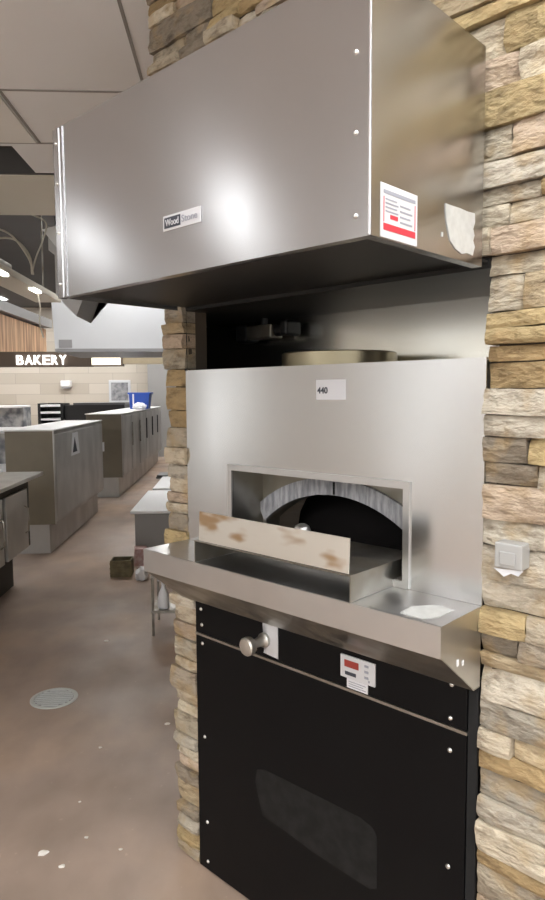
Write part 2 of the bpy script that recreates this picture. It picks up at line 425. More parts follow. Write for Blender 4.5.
# ------------------------------------------------------------------ recess above the oven (sheet metal niche)
def world_to_oven(x, y):
    v = Matrix.Rotation(-AZ, 4, 'Z') @ Vector((x, y, 0)); return v.x, v.y
bw0 = (-.60, 1.72); bw1 = (-2.10, 1.72)
b = B()
prism(b, [bw0, bw1, (bw1[0]+.01,bw1[1]+.03), (bw0[0]+.01,bw0[1]+.03)], 'z', 1.45, 1.83)
obj('wall_niche', b, M['back_steel'], kind='structure', frame=AZ)
q = world_to_oven(pc.x+.112, 2.30); q2 = world_to_oven(pc.x+.112, 3.62)
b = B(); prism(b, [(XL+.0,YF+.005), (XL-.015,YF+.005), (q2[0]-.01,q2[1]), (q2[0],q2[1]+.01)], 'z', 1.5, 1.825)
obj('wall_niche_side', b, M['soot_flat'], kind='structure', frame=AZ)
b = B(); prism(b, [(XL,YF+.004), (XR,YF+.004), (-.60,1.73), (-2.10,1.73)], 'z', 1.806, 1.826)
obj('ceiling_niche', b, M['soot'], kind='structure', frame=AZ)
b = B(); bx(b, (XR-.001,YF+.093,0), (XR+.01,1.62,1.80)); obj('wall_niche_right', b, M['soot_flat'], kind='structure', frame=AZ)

# ------------------------------------------------------------------ range hood
cxm = (XL+XR)/2
hood = thing('exhaust_hood', 'big boxy stainless steel hood fixed on the stone wall above the oven', 'hood', (cxm, YH, ZB), AZ)
b = B(); bx(b, (XL,YH,ZB), (XR,YH+.004,ZT)); bx(b, (XL+.001,YH+.004,ZB), (XR-.001,YH+.022,ZB+.004))
obj('front_panel', b, M['hood_steel'], hood)
b = B(); bx(b, (XR-.004,YH+.004,ZB), (XR,YF-.032,ZT)); bx(b, (XR-.022,YH+.022,ZB), (XR-.004,YF-.032,ZB+.004)); obj('side_panel', b, M['hood_steel'], hood)
b = B(); bx(b, (XL,YH+.004,ZB), (XL+.004,YF-.032,ZT)); obj('side_panel', b, M['hood_steel'], hood)
b = B(); bx(b, (XL,YH,ZT), (XR,YF-.032,ZT+.004)); obj('top_panel', b, M['hood_steel'], hood)
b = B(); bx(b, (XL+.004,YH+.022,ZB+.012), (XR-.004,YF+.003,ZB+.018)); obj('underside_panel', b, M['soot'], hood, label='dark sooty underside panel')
# corner angles with rivets
for nm, xa, xb, sgn in (('l', XL-.003, XL+.042, -1), ('r', XR-.060, XR+.003, 1)):
    b = B(); bx(b, (xa,YH-.0025,ZB-.001), (xb,YH-.0003,ZT+.001))
    if sgn > 0: bx(b, (XR+.0003,YH-.0025,ZB-.001), (XR+.0028,YH+.022,ZT+.001))
    else: bx(b, (XL-.0028,YH-.0025,ZB-.001), (XL-.0003,YH+.022,ZT+.001))
    st = obj('corner_trim', b, M['hood_steel'], hood)
    xe = XR-.0005 if sgn > 0 else XL+.026
    b = B(); bx(b, (xe-.0022,YH-.0042,ZB), (xe+.0022,YH-.0018,ZT), .0008); obj('trim_edge', b, M['rim_steel'], st, label='bright folded steel edge')
    xr = -.668 if sgn > 0 else XL+.012
    for z in (ZB+.034, ZB+.165, ZB+.29, ZT-.035):
        b = B(); lathe(b, [(.0045,0),(.0043,-.0018),(.003,-.0034),(.001,-.004)], (xr,YH-.0025,z), 12, 'y'); obj('rivet', b, M['screw'], hood, smooth=True)
# logo plate
b = B(); bx(b, (-1.180,YH-.003,1.898), (-1.056,YH-.0003,1.930), .0008)
lp = obj('logo_plate', b, M['white'], hood, label='small white and black maker plate')
b = B(); bx(b, (-1.174,YH-.0042,1.903), (-1.120,YH-.0031,1.925)); obj('dark_half', b, M['ink'], lp)
obj('lettering', text_front('Wood', .020, (-1.147,YH-.0048,1.914), .044), M['white'], lp)
obj('lettering', text_front('Stone', .020, (-1.090,YH-.0040,1.9145), .050), M['inkgrey'], lp)
# rating label on the right side panel
b = B(); bx(b, (XR+.0004,.934,1.806), (XR+.0016,1.047,1.893)); lb = obj('warning_label', b, M['white'], hood, label='white rating label with red border and red bar')
xs = XR+.0022
b = B()
bx(b, (xs-.0005,.942,1.818), (xs,1.040,1.829)); bx(b, (xs-.0005,.942,1.831), (xs,.944,1.872)); bx(b, (xs-.0005,1.038,1.831), (xs,1.040,1.874))
bx(b, (xs-.0005,.962,1.838), (xs,.985,1.845))
obj('red_print', b, M['red'], lb)
b = B(); bx(b, (xs-.0005,.942,1.877), (xs,1.040,1.883))
for i in range(4):
    bx(b, (xs-.0005,.948,1.848+i*.0065), (xs,.986-.004*(i%2),1.8505+i*.0065)); bx(b, (xs-.0005,.992,1.836+i*.009), (xs,1.030-.006*(i%2),1.839+i*.009))
obj('small_print', b, M['inkgrey'], lb)
# torn label
rnd = random.Random(4); pts = []
prof = [(1.146,1.900),(1.168,1.900),(1.20,1.9015),(1.232,1.901),(1.262,1.903),(1.263,1.885),(1.256,1.872),(1.262,1.86),(1.257,1.85),(1.264,1.838),(1.256,1.82),(1.235,1.822),(1.21,1.817),(1.185,1.823),(1.165,1.835),(1.158,1.85),(1.150,1.87)]
b = B(); prism(b, prof, 'x', XR+.0004, XR+.0018); obj('torn_label', b, M['paper_torn'], hood, label='torn whitish paper remains on the side')
b = B(); bx(b, (XR+.0004,1.134,1.838), (XR+.0012,1.139,1.846)); obj('paper_speck', b, M['paper_torn'], hood)

# ------------------------------------------------------------------ pizza oven
oven = thing('pizza_oven', 'built-in oven with steel face, arched mouth, shelf and black base panels', 'oven', (cxm, YF+.2, 0), AZ)
zs, ZF = 1.087, 1.622
ox0, ox1, oz1 = -1.425, -.838, 1.325
b = B()
bx(b, (XL,YF-.002,zs), (ox0,YF+.002,ZF)); bx(b, (ox1,YF-.002,zs), (XR,YF+.002,ZF)); bx(b, (ox0,YF-.002,oz1), (ox1,YF+.002,ZF))
bx(b, (XL,YF+.002,ZF-.003), (XR,YF+.024,ZF))
obj('face_panel', b, M['steel'], oven)
b = B(); frame_ring(b, ox0-.016, ox1+.018, zs+.001, oz1+.017, .017, YF-.008, YF-.002)
obj('mouth_frame', b, M['shelf_steel'], oven)
YA = YF+.125
b = B(); bx(b, (ox0-.004,YF-.002,zs), (ox0,YA,oz1)); bx(b, (ox1,YF-.002,zs), (ox1+.004,YA,oz1)); bx(b, (ox0,YF-.002,oz1), (ox1,YA,oz1+.004))
obj('mouth_liner', b, M['dull_steel'], oven)
# arch wall with the opening cut as an arc
ac = -1.137; ah = .272; za = 1.266; Ra = .404
def arcz(dx): return za-(Ra-math.sqrt(Ra*Ra-dx*dx))
N = 28; xs_ = [ac-ah+2*ah*i/N for i in range(N+1)]
b = B()
prism(b, [(ox0,zs),(ox0,oz1),(xs_[0],oz1),(xs_[0],zs)], 'y', YA, YA+.06); prism(b, [(xs_[-1],zs),(xs_[-1],oz1),(ox1,oz1),(ox1,zs)], 'y', YA, YA+.06)
for xa, xb in zip(xs_, xs_[1:]):
    prism(b, [(xa,arcz(xa-ac)),(xa,oz1),(xb,oz1),(xb,arcz(xb-ac))], 'y', YA, YA+.06)
bmesh.ops.remove_doubles(b, verts=b.verts[:], dist=1e-5)
obj('arch_wall', b, M['dull_steel'], oven)
def ringmat():
    m = mat('pale_fluted_arch', (.50,.50,.52), .6, 0, .9, 14, (.22,.22,.24), (7,1,1.2), .5, 40)
    return m
b = B()
outer = [(ac+(x-ac)*1.10, min(arcz(x-ac)+.046, oz1-.003)) for x in xs_]
for i in range(N):
    prism(b, [(xs_[i],arcz(xs_[i]-ac)-.001), outer[i], outer[i+1], (xs_[i+1],arcz(xs_[i+1]-ac)-.001)], 'y', YA-.010, YA-.0005)
bmesh.ops.remove_doubles(b, verts=b.verts[:], dist=1e-5)
rg = obj('arch_ring', b, ringmat(), oven, label='pale radially scored ring round the arched mouth')
b = B(); bx(b, (ac-.0025,YA-.013,za+.001), (ac+.0025,YA-.010,za+.036)); obj('arch_joint', b, M['soot_flat'], rg)
# chamber: vaulted dome and hearth
b = B(); prof = []
for k in range(9):
    a = PI/2*k/8; prof.append((.44*math.cos(a)+.001, .28*math.sin(a)))
lathe(b, [(.44,-.02)]+prof, (ac,YA+.50,zs-.0), 32)
# cut the dome open at the mouth
cut = [f for f in b.faces if f.calc_center_median().y < YA+.06]
bmesh.ops.delete(b, geom=cut, context='FACES')
obj('chamber', b, M['cavity'], oven, smooth=True, label='black domed baking chamber')
b = B(); bx(b, (ox0+.001,YF+.004,zs-.01), (ox1-.001,YA+.7,zs+.018)); obj('hearth', b, M['hearth'], oven)
# shelf
ys, zl, zw = 1.157, 1.020, .906
b = B(); bx(b, (XL,ys,zs-.003), (XR,YF-.003,zs)); obj('shelf', b, M['shelf_steel'], oven)
b = B(); bx(b, (XL,ys-.002,zl), (XR,ys,zs-.003)); bx(b, (XL,ys-.0034,zs-.006), (XR,ys-.002,zs-.001)); obj('shelf_front', b, M['shelf_steel'], oven)
b = B(); prism(b, [(ys,zl),(ys,zl+.003),(1.30,zw+.003),(YF-.002,zw+.003),(YF-.002,zw),(1.30,zw)], 'x', XL, XR); obj('shelf_underside', b, M['dull_steel'], oven)
for xa in (XL, XR-.003):
    b = B(); prism(b, [(ys,zs-.003),(ys,zl),(1.30,zw),(YF-.003,zw),(YF-.003,zs-.003)], 'x', xa, xa+.003); e = obj('shelf_end', b, M['shelf_steel'], oven)
b = B(); bx(b, (XR+.0003,1.222,.985), (XR+.0012,1.229,.998)); bx(b, (XR+.0003,1.245,.980), (XR+.0012,1.251,.990)); obj('end_mark', b, M['whitetop'], oven)
# paper scrap on shelf right end
b = B(); prism(b, [(-.745,1.172),(-.690,1.168),(-.672,1.20),(-.668,1.262),(-.715,1.268),(-.75,1.225)], 'z', zs+.0003, zs+.0010); obj('shelf_sticker', b, M['paper_torn'], oven, label='peeled white sticker on the shelf')
# base cabinet
xb0, xb1 = -1.602, -.668
b = B(); bx(b, (xb0+.002,YF+.047,0), (XR-.004,YF+.60,zw-.002)); obj('base_cabinet', b, M['soot_flat'], oven)
b = B(); bx(b, (XL+.001,YF-.001,.0), (xb0-.002,YF+.03,zw-.004)); 
bmesh.ops.delete(b, geom=b.verts[:], context='VERTS')
b.free()
b = B(); bx(b, (xb0,YF-.004,.794), (xb1,YF+.006,zw-.004), .001); obj('upper_base_panel', b, M['enamel'], oven)
b = B(); bx(b, (xb0,YF-.004,.006), (xb1,YF+.006,.786), .001); lo = obj('lower_base_panel', b, M['enamel'], oven)
b = B(); bx(b, (xb0,YF-.006,.785), (xb1+.002,YF+.002,.7925)); obj('divider_strip', b, M['dull_steel'], oven, label='thin steel strip between black panels')
b = B(); bx(b, (xb1+.002,YF-.001,.0), (XR-.004,YF+.006,zw-.004)); obj('side_frame', b, M['soot_flat'], oven)
# rub mark with rounded corner (dust)
rp = []
cs = [(-1.34,.40),(-1.352,.395)]
x0, x1, z0_, z1_ = -1.34, -.905, .275, .455
pts = [(x0+.03,z0_+.03),(x0,.40),(x0+.01,.44),(x0+.04,.452),(x1-.05,z1_+.006)]
for k in range(6):
    a = PI/2*(1-k/5); pts.append((x1-.03+.03*math.cos(a), z1_-.03+.03*math.sin(a)))
pts += [(x1,z0_+.02),(x1-.02,z0_+.006),(-1.12,.288),(-1.22,.30)]
b = B(); prism(b, pts, 'y', YF-.0046, YF-.0041); obj('rub_mark', b, M['rub'], lo, label='greyish dusty rounded rub mark')
for x, z in ((-1.575,.872),(-1.572,.822),(-1.570,.762),(-1.566,.455),(-1.560,.170),(-1.560,.035),(-.706,.892),(-.708,.812),(-.708,.736),(-.708,.455),(-.708,.10)):
    b = B(); lathe(b, [(.0058,0),(.0056,-.002),(.004,-.0036),(.0012,-.0042)], (x,YF-.004,z), 12, 'y'); obj('screw', b, M['screw'], oven, smooth=True)
# knob and plate
kz = .846
b = B(); kp = [(-1.242,.802),(-1.242,.896),(-1.302,.894)]
for k in range(9):
    a = PI*.32-(PI*.64)*k/8; kp.append((-1.302+.030*math.cos(a)-.008, .850+.045*math.sin(a)))
kp.append((-1.300,.806))
prism(b, kp, 'y', YF-.0065, YF-.0041); bmesh.ops.triangulate(b, faces=b.faces[:]); obj('knob_plate', b, M['ltgrey'], oven, label='light grey scale plate with curved cut-out')
b = B(); lathe(b, [(.021,0),(.021,-.010),(.016,-.014),(.013,-.030),(.012,-.048),(.024,-.052),(.026,-.058),(.026,-.068),(.022,-.072),(.008,-.073)], (-1.292,YF-.004,kz), 28, 'y')
for v in b.verts: v.co.y = YF-.004+(v.co.y-YF+.004)*1.15
obj('control_knob', b, M['knob'], oven, smooth=True)
# digital controller
b = B(); bx(b, (-1.018,YF-.010,.822), (-.911,YF-.0041,.881), .0015); ct = obj('temperature_display', b, M['ltgrey'], oven, label='pale digital controller with red readout')
b = B(); bx(b, (-1.004,YF-.0112,.852), (-.960,YF-.0101,.870)); obj('readout', b, M['redlcd'], ct)
b = B(); bx(b, (-1.002,YF-.0110,.831), (-.968,YF-.0101,.840)); obj('button_strip', b, M['ink'], ct)
b = B()
for i in range(3): bx(b, (-.942,YF-.0110,.866-i*.015), (-.930,YF-.0101,.872-i*.015))
bx(b, (-.930,YF-.0110,.829), (-.926,YF-.0101,.834)); obj('button', b, M['inkgrey'], ct)
b = B(); bx(b, (-1.000,YF-.0056,.795), (-.935,YF-.0041,.820)); sl = obj('spec_label', b, M['white'], oven)
b = B()
for i in range(3): bx(b, (-.994,YF-.0062,.800+i*.006), (-.941-.008*(i%2),YF-.0057,.8018+i*.006))
obj('small_print', b, M['inkgrey'], sl)
# asset tag on steel face
b = B(); bx(b, (-1.103,YF-.0032,1.532), (-1.008,YF-.0021,1.583)); tg = obj('number_label', b, M['white'], oven, label='white paper tag reading 440')
obj('lettering', text_front('440', .022, (-1.082,YF-.0037,1.556), .034, bold=.0006), M['ink'], tg)
# flue collar on top
b = B(); lathe(b, [(.165,0),(.165,.038),(.160,.041),(.155,.041)], (-1.185,1.53,ZF), 40); obj('flue_collar', b, mat('flue_bronze',(.33,.29,.20),.35,1,.6,6,(.2,.17,.1)), oven, smooth=True)
b = B(); bx(b, (XL+.004,YF+.025,zs+.25), (XR-.004,1.50,ZF-.004)); bx(b, (-1.48,1.50,zs+.29), (-.86,1.56,ZF-.004)); 
obj('oven_housing', b, M['dull_steel'], oven)

# damper motor hanging at the niche's left
dm = thing('damper_motor', 'dark damper actuator with silver body in the niche above the oven', 'actuator', (-1.60,1.69,1.735), AZ)
b = B(); bx(b, (-1.67,1.63,1.735), (-1.55,1.69,1.782), .006); obj('motor_body', b, M['dull_steel'], dm)
b = B(); bx(b, (-1.73,1.635,1.728), (-1.67,1.70,1.788), .008); obj('end_cap', b, M['black'], dm)
b = B(); bx(b, (-1.51,1.625,1.740), (-1.475,1.70,1.790), .008); obj('end_cap', b, M['black'], dm)
b = B(); cyl(b, (-1.55,1.66,1.76), (-1.51,1.66,1.762), .02); obj('shaft', b, M['black'], dm, smooth=True)
b = B(); cyl(b, (-1.61,1.66,1.78), (-1.61,1.66,1.806), .012); obj('bracket', b, M['black'], dm)

# heat deflector box on the shelf
hd = thing('flame_guard', 'low steel box with tall heat-stained front plate on the oven shelf', 'guard', (-1.13,1.24,zs+.0004), AZ)
dx0, dx1, dy0, zt = -1.395, -.862, 1.155, 1.146
b = B(); bx(b, (dx0,dy0,zt), (dx1,YF+.10,zt+.0025)); obj('top_sheet', b, M['dull_steel'], hd)
b = B(); bx(b, (dx1-.0025,dy0,zs+.0006), (dx1,YF+.098,zt)); obj('end_sheet', b, M['dull_steel'], hd)
b = B(); bx(b, (dx0,dy0,zs+.0006), (dx0+.0025,YF+.098,zt)); obj('end_sheet', b, M['dull_steel'], hd)
b = B(); bx(b, (dx0+.003,YF+.09,zs+.0196), (dx1-.003,YF+.095,zt)); obj('rear_sheet', b, M['soot_flat'], hd)
b = B(); bx(b, (-1.372,dy0-.003,1.152), (-.866,dy0,1.231), 0)
for v in b.verts: 
    if v.co.z > 1.2: v.co.y += .004
obj('front_plate', b, M['heat_steel'], hd, label='rust-streaked steel front plate')
b = B(); lathe(b, [(.022,-.006),(.022,.0),(.018,.010),(.008,.016)], (-1.085,1.25,1.205), 20); cyl(b, (-1.085,1.25,zt+.0025), (-1.085,1.25,1.20), .006)
obj('lift_knob', b, M['shelf_steel'], hd, smooth=True)

# outlet cover on the stone
oc = thing('outlet_box', 'small grey electrical box on the stone right of the oven', 'outlet', (-.565,YF-.03,1.187), AZ)
b = B(); bx(b, (-.594,YF-.045,1.190), (-.536,YF-.005,1.243), .003); obj('box', b, M['outlet'], oc)
b = B(); bx(b, (-.582,YF-.049,1.198), (-.549,YF-.0451,1.226), .002); obj('cover', b, M['outlet'], oc)
b = B(); prism(b, [(-.597,1.187),(-.535,1.190),(-.545,1.178),(-.560,1.181),(-.575,1.172),(-.586,1.180)], 'y', YF-.040, YF-.0385); obj('torn_tape', b, M['bag'], oc, label='torn white tape under the box')

# ------------------------------------------------------------------ corridor: counters
def counter(name, label, x1, y0, y1, w, ztop, base, doors, sheet=True, note=False):
    t = thing(name, label, 'counter', ((x1-w/2), (y0+y1)/2, 0))
    b = B(); bx(b, (x1-w-.03,y0,base), (x1,y1,ztop-.015)); obj('body', b, M['counter'], t)
    b = B(); bx(b, (x1-w-.03,y0-.006,base), (x1-.012,y0-.0005,ztop-.016)); obj('end_panel', b, M['counter_end'], t, label='dark olive end panel')
    b = B(); bx(b, (x1-w-.03,y0+.02,0), (x1-.075,y1-.03,base-.001)); obj('plinth', b, M['counter'], t)
    b = B(); bx(b, (x1-w-.045,y0-.012,ztop-.014), (x1+.008,y1+.01,ztop), .003); obj('top', b, M['whitetop'], t, label='pale top')
    for i in range(doors):
        a = y0+(y1-y0)*i/doors+.02; c = y0+(y1-y0)*(i+1)/doors-.02
        b = B(); bx(b, (x1+.0005,a,base+.03), (x1+.010,c,ztop-.05), .003); obj('door', b, M['counter'], t)
    return t
c1 = counter('service_counter', 'tall grey steel counter with cone sticker behind the low counter', -1.725, 6.50, 8.85, .43, 1.215, .29, 1)
b = B(); prism(b, [(7.12,.90),(7.52,.90),(7.45,1.14),(7.20,1.14)], 'x', -1.7148, -1.7142)
sk = obj('sticker', b, M['whitetop'], c1)
b = B(); prism(b, [(7.20,.93),(7.40,.93),(7.30,1.09)], 'x', -1.7141, -1.7132); obj('cone_mark', b, M['ink'], sk)
b = B(); bx(b, (-1.7149,8.82,.80), (-1.70,8.87,.92)); obj('latch', b, M['whitetop'], c1)
c2 = counter('service_counter', 'second tall counter with several doors, nearer the bakery wall', -1.655, 10.05, 15.4, .50, 1.262, .30, 6)
for i in range(5):
    b = B(); y = 10.9+i*.9; bx(b, (-1.640,y,.72), (-1.622,y+.05,1.10), .004); obj('door_handle', b, M['black'] if i > 1 else M['dull_steel'], c2)
# low counter on left
t = thing('low_counter', 'low steel work counter with cabinet doors at the left edge', 'counter', (-2.0,4.2,0))
b = B(); bx(b, (-2.35,2.6,.885), (-1.575,5.58,.915), .004); obj('worktop', b, M['counter'], t)
b = B(); bx(b, (-2.33,2.62,.31), (-1.69,5.54,.884)); obj('body', b, M['counter_dark'], t)
for i in range(5):
    a = 2.64+i*.57
    b = B(); bx(b, (-1.689,a,.32), (-1.665,a+.50,.80), .004); d = obj('door', b, M['counter'], t)
    b = B(); pts = [(-1.672+.0*k, a+.40+.0*k, 0) for k in range(2)]
    tube(b, [(-1.664,a+.42,.45),(-1.638,a+.42,.47),(-1.634,a+.42,.56),(-1.638,a+.42,.65),(-1.664,a+.42,.67)], .007); obj('handle', b, M['dull_steel'], d, smooth=True)
b = B(); bx(b, (-2.30,2.7,0), (-1.80,5.42,.309)); obj('plinth', b, M['counter_dark'], t)
tr = obj('cloth', bx(B(), (-2.06,5.2,.916), (-1.88,5.5,.95), .015, 3), M['whitetop'], label='pale folded cloth on the low counter at the left edge', cat='cloth')

# black merchandising counter and display case in the bakery
t = thing('display_counter', 'long black counter in front of the cream bakery wall', 'counter', (-2.9,14.4,0))
b = B(); bx(b, (-3.5,14.1,0), (-2.26,14.8,1.33)); obj('body', b, M['black'], t)
b = B(); bx(b, (-3.3,14.02,1.33), (-2.24,14.85,1.375)); obj('top', b, mat('dark_top',(.07,.07,.075),.3), t)
t = thing('shelf_rack', 'black open shelf rack with white trays left of the black counter', 'rack', (-3.72,14.2,0))
b = B(); bx(b, (-4.02,14.0,0), (-3.96,14.6,1.37)); bx(b, (-3.56,14.0,0), (-3.51,14.6,1.37)); bx(b, (-3.96,14.55,0), (-3.56,14.6,1.37)); obj('frame', b, M['black'], t)
for z in (1.30,1.16,1.02,.86,.70):
    b = B(); bx(b, (-3.958,13.98,z), (-3.562,14.5,z+.04)); obj('shelf', b, M['whitetop'], t)
t = thing('display_case', 'glass bakery display case of trays at far left', 'display', (-4.8,13.3,0))
b = B(); bx(b, (-5.6,13.0,0), (-4.1,13.8,.75)); obj('base', b, M['silver'], t)
b = B(); bx(b, (-5.6,13.3,.75), (-4.1,13.8,1.30)); obj('trays', b, M['pastry'], t, label='trays of mixed pastries')
b = B(); bx(b, (-5.6,13.1,1.30), (-4.1,13.8,1.34), .01); obj('canopy', b, M['whitetop'], t)
t = thing('display_case', 'lower glass case of mixed goods left of the tall counter', 'display', (-3.8,9.6,0))
b = B(); bx(b, (-4.6,9.2,0), (-2.7,10.4,.6)); obj('base', b, M['silver'], t)
b = B(); bx(b, (-4.6,9.35,.6), (-2.7,10.4,1.02)); obj('trays', b, M['pastry'], t)
b = B(); bx(b, (-4.6,9.3,1.02), (-2.7,10.4,1.06), .01); obj('canopy', b, M['silver'], t)

b = B(); bx(b, (-1.98,13.0,1.263), (-1.68,13.4,1.57), .015)
bt = thing('storage_bin', 'bright blue plastic bin on the far end of second counter', 'bin', (-1.83,13.2,1.263))
b.free()
b = B(); prism(b, [(-1.98,1.263),(-1.64,1.263),(-1.60,1.57),(-2.0,1.57)], 'y', 13.0, 13.4); obj('body', b, M['bluebin'], bt)
b = B(); bx(b, (-2.02,12.98,1.55), (-1.58,13.42,1.58), .006); obj('rim', b, M['bluebin'], bt)
b = B(); bx(b, (-1.93,12.985,1.35), (-1.90,13.0,1.56)); obj('strap', b, M['whitetop'], bt)
bm_ = B(); bmesh.ops.create_icosphere(bm_, subdivisions=3, radius=1)
for v in bm_.verts:
    n = 1+.25*noise.noise(v.co*2.3)
    v.co = Vector((v.co.x*.13*n-1.76, v.co.y*.16*n+12.7, max(v.co.z*.075*n,-.05)+1.263+.051))
obj('plastic_bag', bm_, M['bag'], label='white plastic bag lying in front of the blue bin', cat='bag', smooth=True)

# white topped chests beside the pier
t = thing('ice_chest', 'grey chest with white lid on the floor behind the stone pier', 'chest', (-.68,6.8,0))
b = B(); bx(b, (-.93,6.22,.03), (-.34,7.45,.435)); obj('body', b, M['duct'], t)
b = B(); bx(b, (-.965,6.17,.436), (-.33,7.5,.465), .008); obj('lid', b, M['whitetop'], t)
b = B(); bx(b, (-.90,6.25,0), (-.37,7.42,.029)); obj('foot', b, M['black'], t)
t = thing('ice_chest', 'smaller white-lidded chest behind the first one beside the pier', 'chest', (-.66,8.2,0))
b = B(); bx(b, (-.92,7.72,.03), (-.36,8.75,.43)); obj('body', b, M['duct'], t)
b = B(); bx(b, (-.94,7.7,.431), (-.35,8.8,.46), .008); obj('lid', b, M['whitetop'], t)
b = B(); bx(b, (-.90,7.75,0), (-.37,8.7,.029)); obj('foot', b, M['black'], t)

# wire stand with bottle
t = thing('utility_stand', 'small steel wire stand beside the lower stone pier', 'stand', (-.42,4.3,0))
for x in (-.525,-.29):
    for y in (4.19,4.50):
        b = B(); cyl(b, (x,y,0), (x,y,.40), .009, n=10); obj('leg', b, M['dull_steel'], t, smooth=True)
for z in (.155,.385):
    b = B(); bx(b, (-.535,4.18,z), (-.28,4.51,z+.006)); frame_ring(b, -.535, -.28, z-.004, z+.012, .006, 4.178, 4.184); obj('shelf', b, M['dull_steel'], t)
bo = thing('spray_bottle', 'white plastic bottle on the lower tier of the wire stand', 'bottle', (-.462,4.24,.1675))
b = B(); lathe(b, [(.034,0),(.038,.01),(.038,.055),(.030,.10),(.014,.135),(.012,.15)], (-.462,4.24,.1675), 20); obj('body', b, M['bag'], bo, smooth=True)
b = B(); cyl(b, (-.462,4.24,.3175), (-.462,4.24,.345), .013); bx(b, (-.50,4.232,.345), (-.452,4.248,.362), .003); obj('cap', b, M['bag'], bo, smooth=True)
b = B(); prism(b, [(-.51,4.22),(-.42,4.21),(-.36,4.30),(-.40,4.40),(-.48,4.36)], 'z', .3975, .405); obj('folded_cloth', b, M['bag'], label='white cloth on the top tier of the wire stand', cat='cloth')
# clutter on floor
bm_ = B(); bmesh.ops.create_icosphere(bm_, subdivisions=3, radius=1)
for v in bm_.verts:
    n = 1+.35*noise.noise(v.co*1.9)
    v.co = Vector((v.co.x*.055*n-.775, v.co.y*.07*n+5.52, max(v.co.z*.07*n,-.04)+.042))
obj('crumpled_paper', bm_, M['bag'], label='crumpled white paper on the floor beyond the wire stand', cat='paper', smooth=True)
for i, (x, y, sx, sy, sz, m, lb_) in enumerate([(-.86,6.02,.05,.07,.16,'pink','tall pink and white carton at the foot of the grey chest'),(-.80,5.74,.05,.05,.05,'pink','faded pink wrapper beside the small dark brown box'),(-.76,5.92,.04,.05,.09,'ltgrey','small pale carton between the pink litter and crumpled paper')]):
    b = B(); bx(b, (x-sx,y-sy,0), (x+sx,y+sy,sz), .01)
    for v in b.verts: v.co.x += .02*noise.noise(v.co*30); v.co.y += .02*noise.noise(v.co*20+Vector((5,0,0)))
    obj('carton', b, M[m], label=lb_, cat='carton')

# drains
t = thing('floor_drain', 'round slotted metal drain in the brown floor', 'drain', (-.93,3.34,0))
b = B(); lathe(b, [(.118,0),(.118,.003),(.114,.005),(.100,.005),(.098,.002),(.097,.0)], (-.93,3.34,0.0005), 40); obj('rim', b, mat('drain_rim',(.6,.62,.6),.5,.3), t)
b = B()
for i in range(-4, 5):
    y = i*.021; hw = math.sqrt(.094**2-y*y)
    bx(b, (-.93-hw,3.34+y-.006,.0035), (-.93+hw,3.34+y+.006,.0062))
bx(b, (-.936,3.25,.0035), (-.924,3.43,.006)); obj('grate', b, M['drain'], t)
b = B(); lathe(b, [(.096,0),(.096,.0026)], (-.93,3.34,.0008), 40); obj('sump', b, M['grey'], t)
t = thing('crate', 'small dark brown box standing in the aisle left of the grey chest', 'box', (-.965,5.68,0))
b = B(); bx(b, (-1.055,5.60,0), (-.88,5.61,.14)); bx(b, (-1.055,5.75,0), (-.88,5.76,.14)); bx(b, (-1.055,5.61,0), (-1.045,5.75,.14)); bx(b, (-.89,5.61,0), (-.88,5.75,.14)); bx(b, (-1.045,5.61,0), (-.885,5.75,.01))
obj('box_body', b, M['brownmat'], t)
b = B()
for z in (.03,.07,.11): bx(b, (-1.058,5.595,z), (-.878,5.5995,z+.012))
obj('rib', b, M['brownmat'], t)
# scraps
sc = [(-.81,4.12,.022,'white paper scrap on the floor beside the wire stand'),(-.60,2.84,.011,'white crumb on the bare floor between drain and pier'),(-.60,2.45,.008,'tiny pale crumb below the drain towards the camera'),
      (-.66,2.17,.024,'elongated pale scrap nearest the bottom left of the floor'),(-.40,2.17,.009,'pale crumb nearest the foot of the stone pier'),(-.58,2.10,.014,'flat pale crumb closest to the camera'),(-.325,3.03,.018,'white scrap touching the foot of the stone pier'),(-.53,2.24,.010,'pale crumb right of the elongated scrap')]
for i, (x, y, s, lb_) in enumerate(sc):
    b = B(); bmesh.ops.create_icosphere(b, subdivisions=2, radius=1)
    for v in b.verts:
        n = 1+.5*noise.noise(v.co*1.7+Vector((i*3.1,0,0))); v.co = Vector((x+v.co.x*s*n*.75, y+v.co.y*s*n*.6, max(0.0005, .002+v.co.z*s*.25)))
    obj('paper_scrap', b, M['crumb'], label=lb_, cat='scrap')
# ------------------------------------------------------------------ bakery background
b = bx(B(), (-6.9,11.0,2.0), (-2.28,11.2,2.24)); obj('trim_4', b, M['brownband'], kind='structure')
sg = thing('bakery_sign', 'lit white BAKERY letters on the brown band', 'sign', (-3.08,10.95,2.02))
xx = -3.46; ws = [.115,.125,.12,.12,.105,.12]
for ch, wd in zip('BAKERY', ws):
    obj('letter', text_front(ch, .215, (xx+wd/2,10.975,2.108), wd-.006, .03, .002), M['led'], sg); xx += wd+.018
t = thing('menu_light', 'warm glowing rectangular light box under the pale overhead hood', 'light', (-2.04,11.05,2.03))
b = B(); bx(b, (-2.30,11.0,2.005), (-1.78,11.2,2.17), .006); obj('case', b, M['brownband'], t)
b = B(); bx(b, (-2.27,10.985,2.025), (-1.81,10.999,2.15)); obj('lit_face', b, M['menu'], t)
b = bx(B(), (-1.77,11.0,2.04), (-.3,11.2,2.20)); obj('trim_5', b, M['tanwall'], kind='structure')
for x, nm in ((-1.20,'trim_6'),):
    pass
# wood cladding bulkhead
b = B(); prism(b, [(10.6,2.25),(14.2,2.25),(14.2,2.90),(10.6,2.90)], 'x', -4.0, -3.85); obj('wall_bulkhead', b, M['wood'], kind='structure')
b = B(); bx(b, (-4.6,8.0,2.93), (-3.75,14.3,3.10)); obj('trim_7', b, M['duct'], kind='structure')
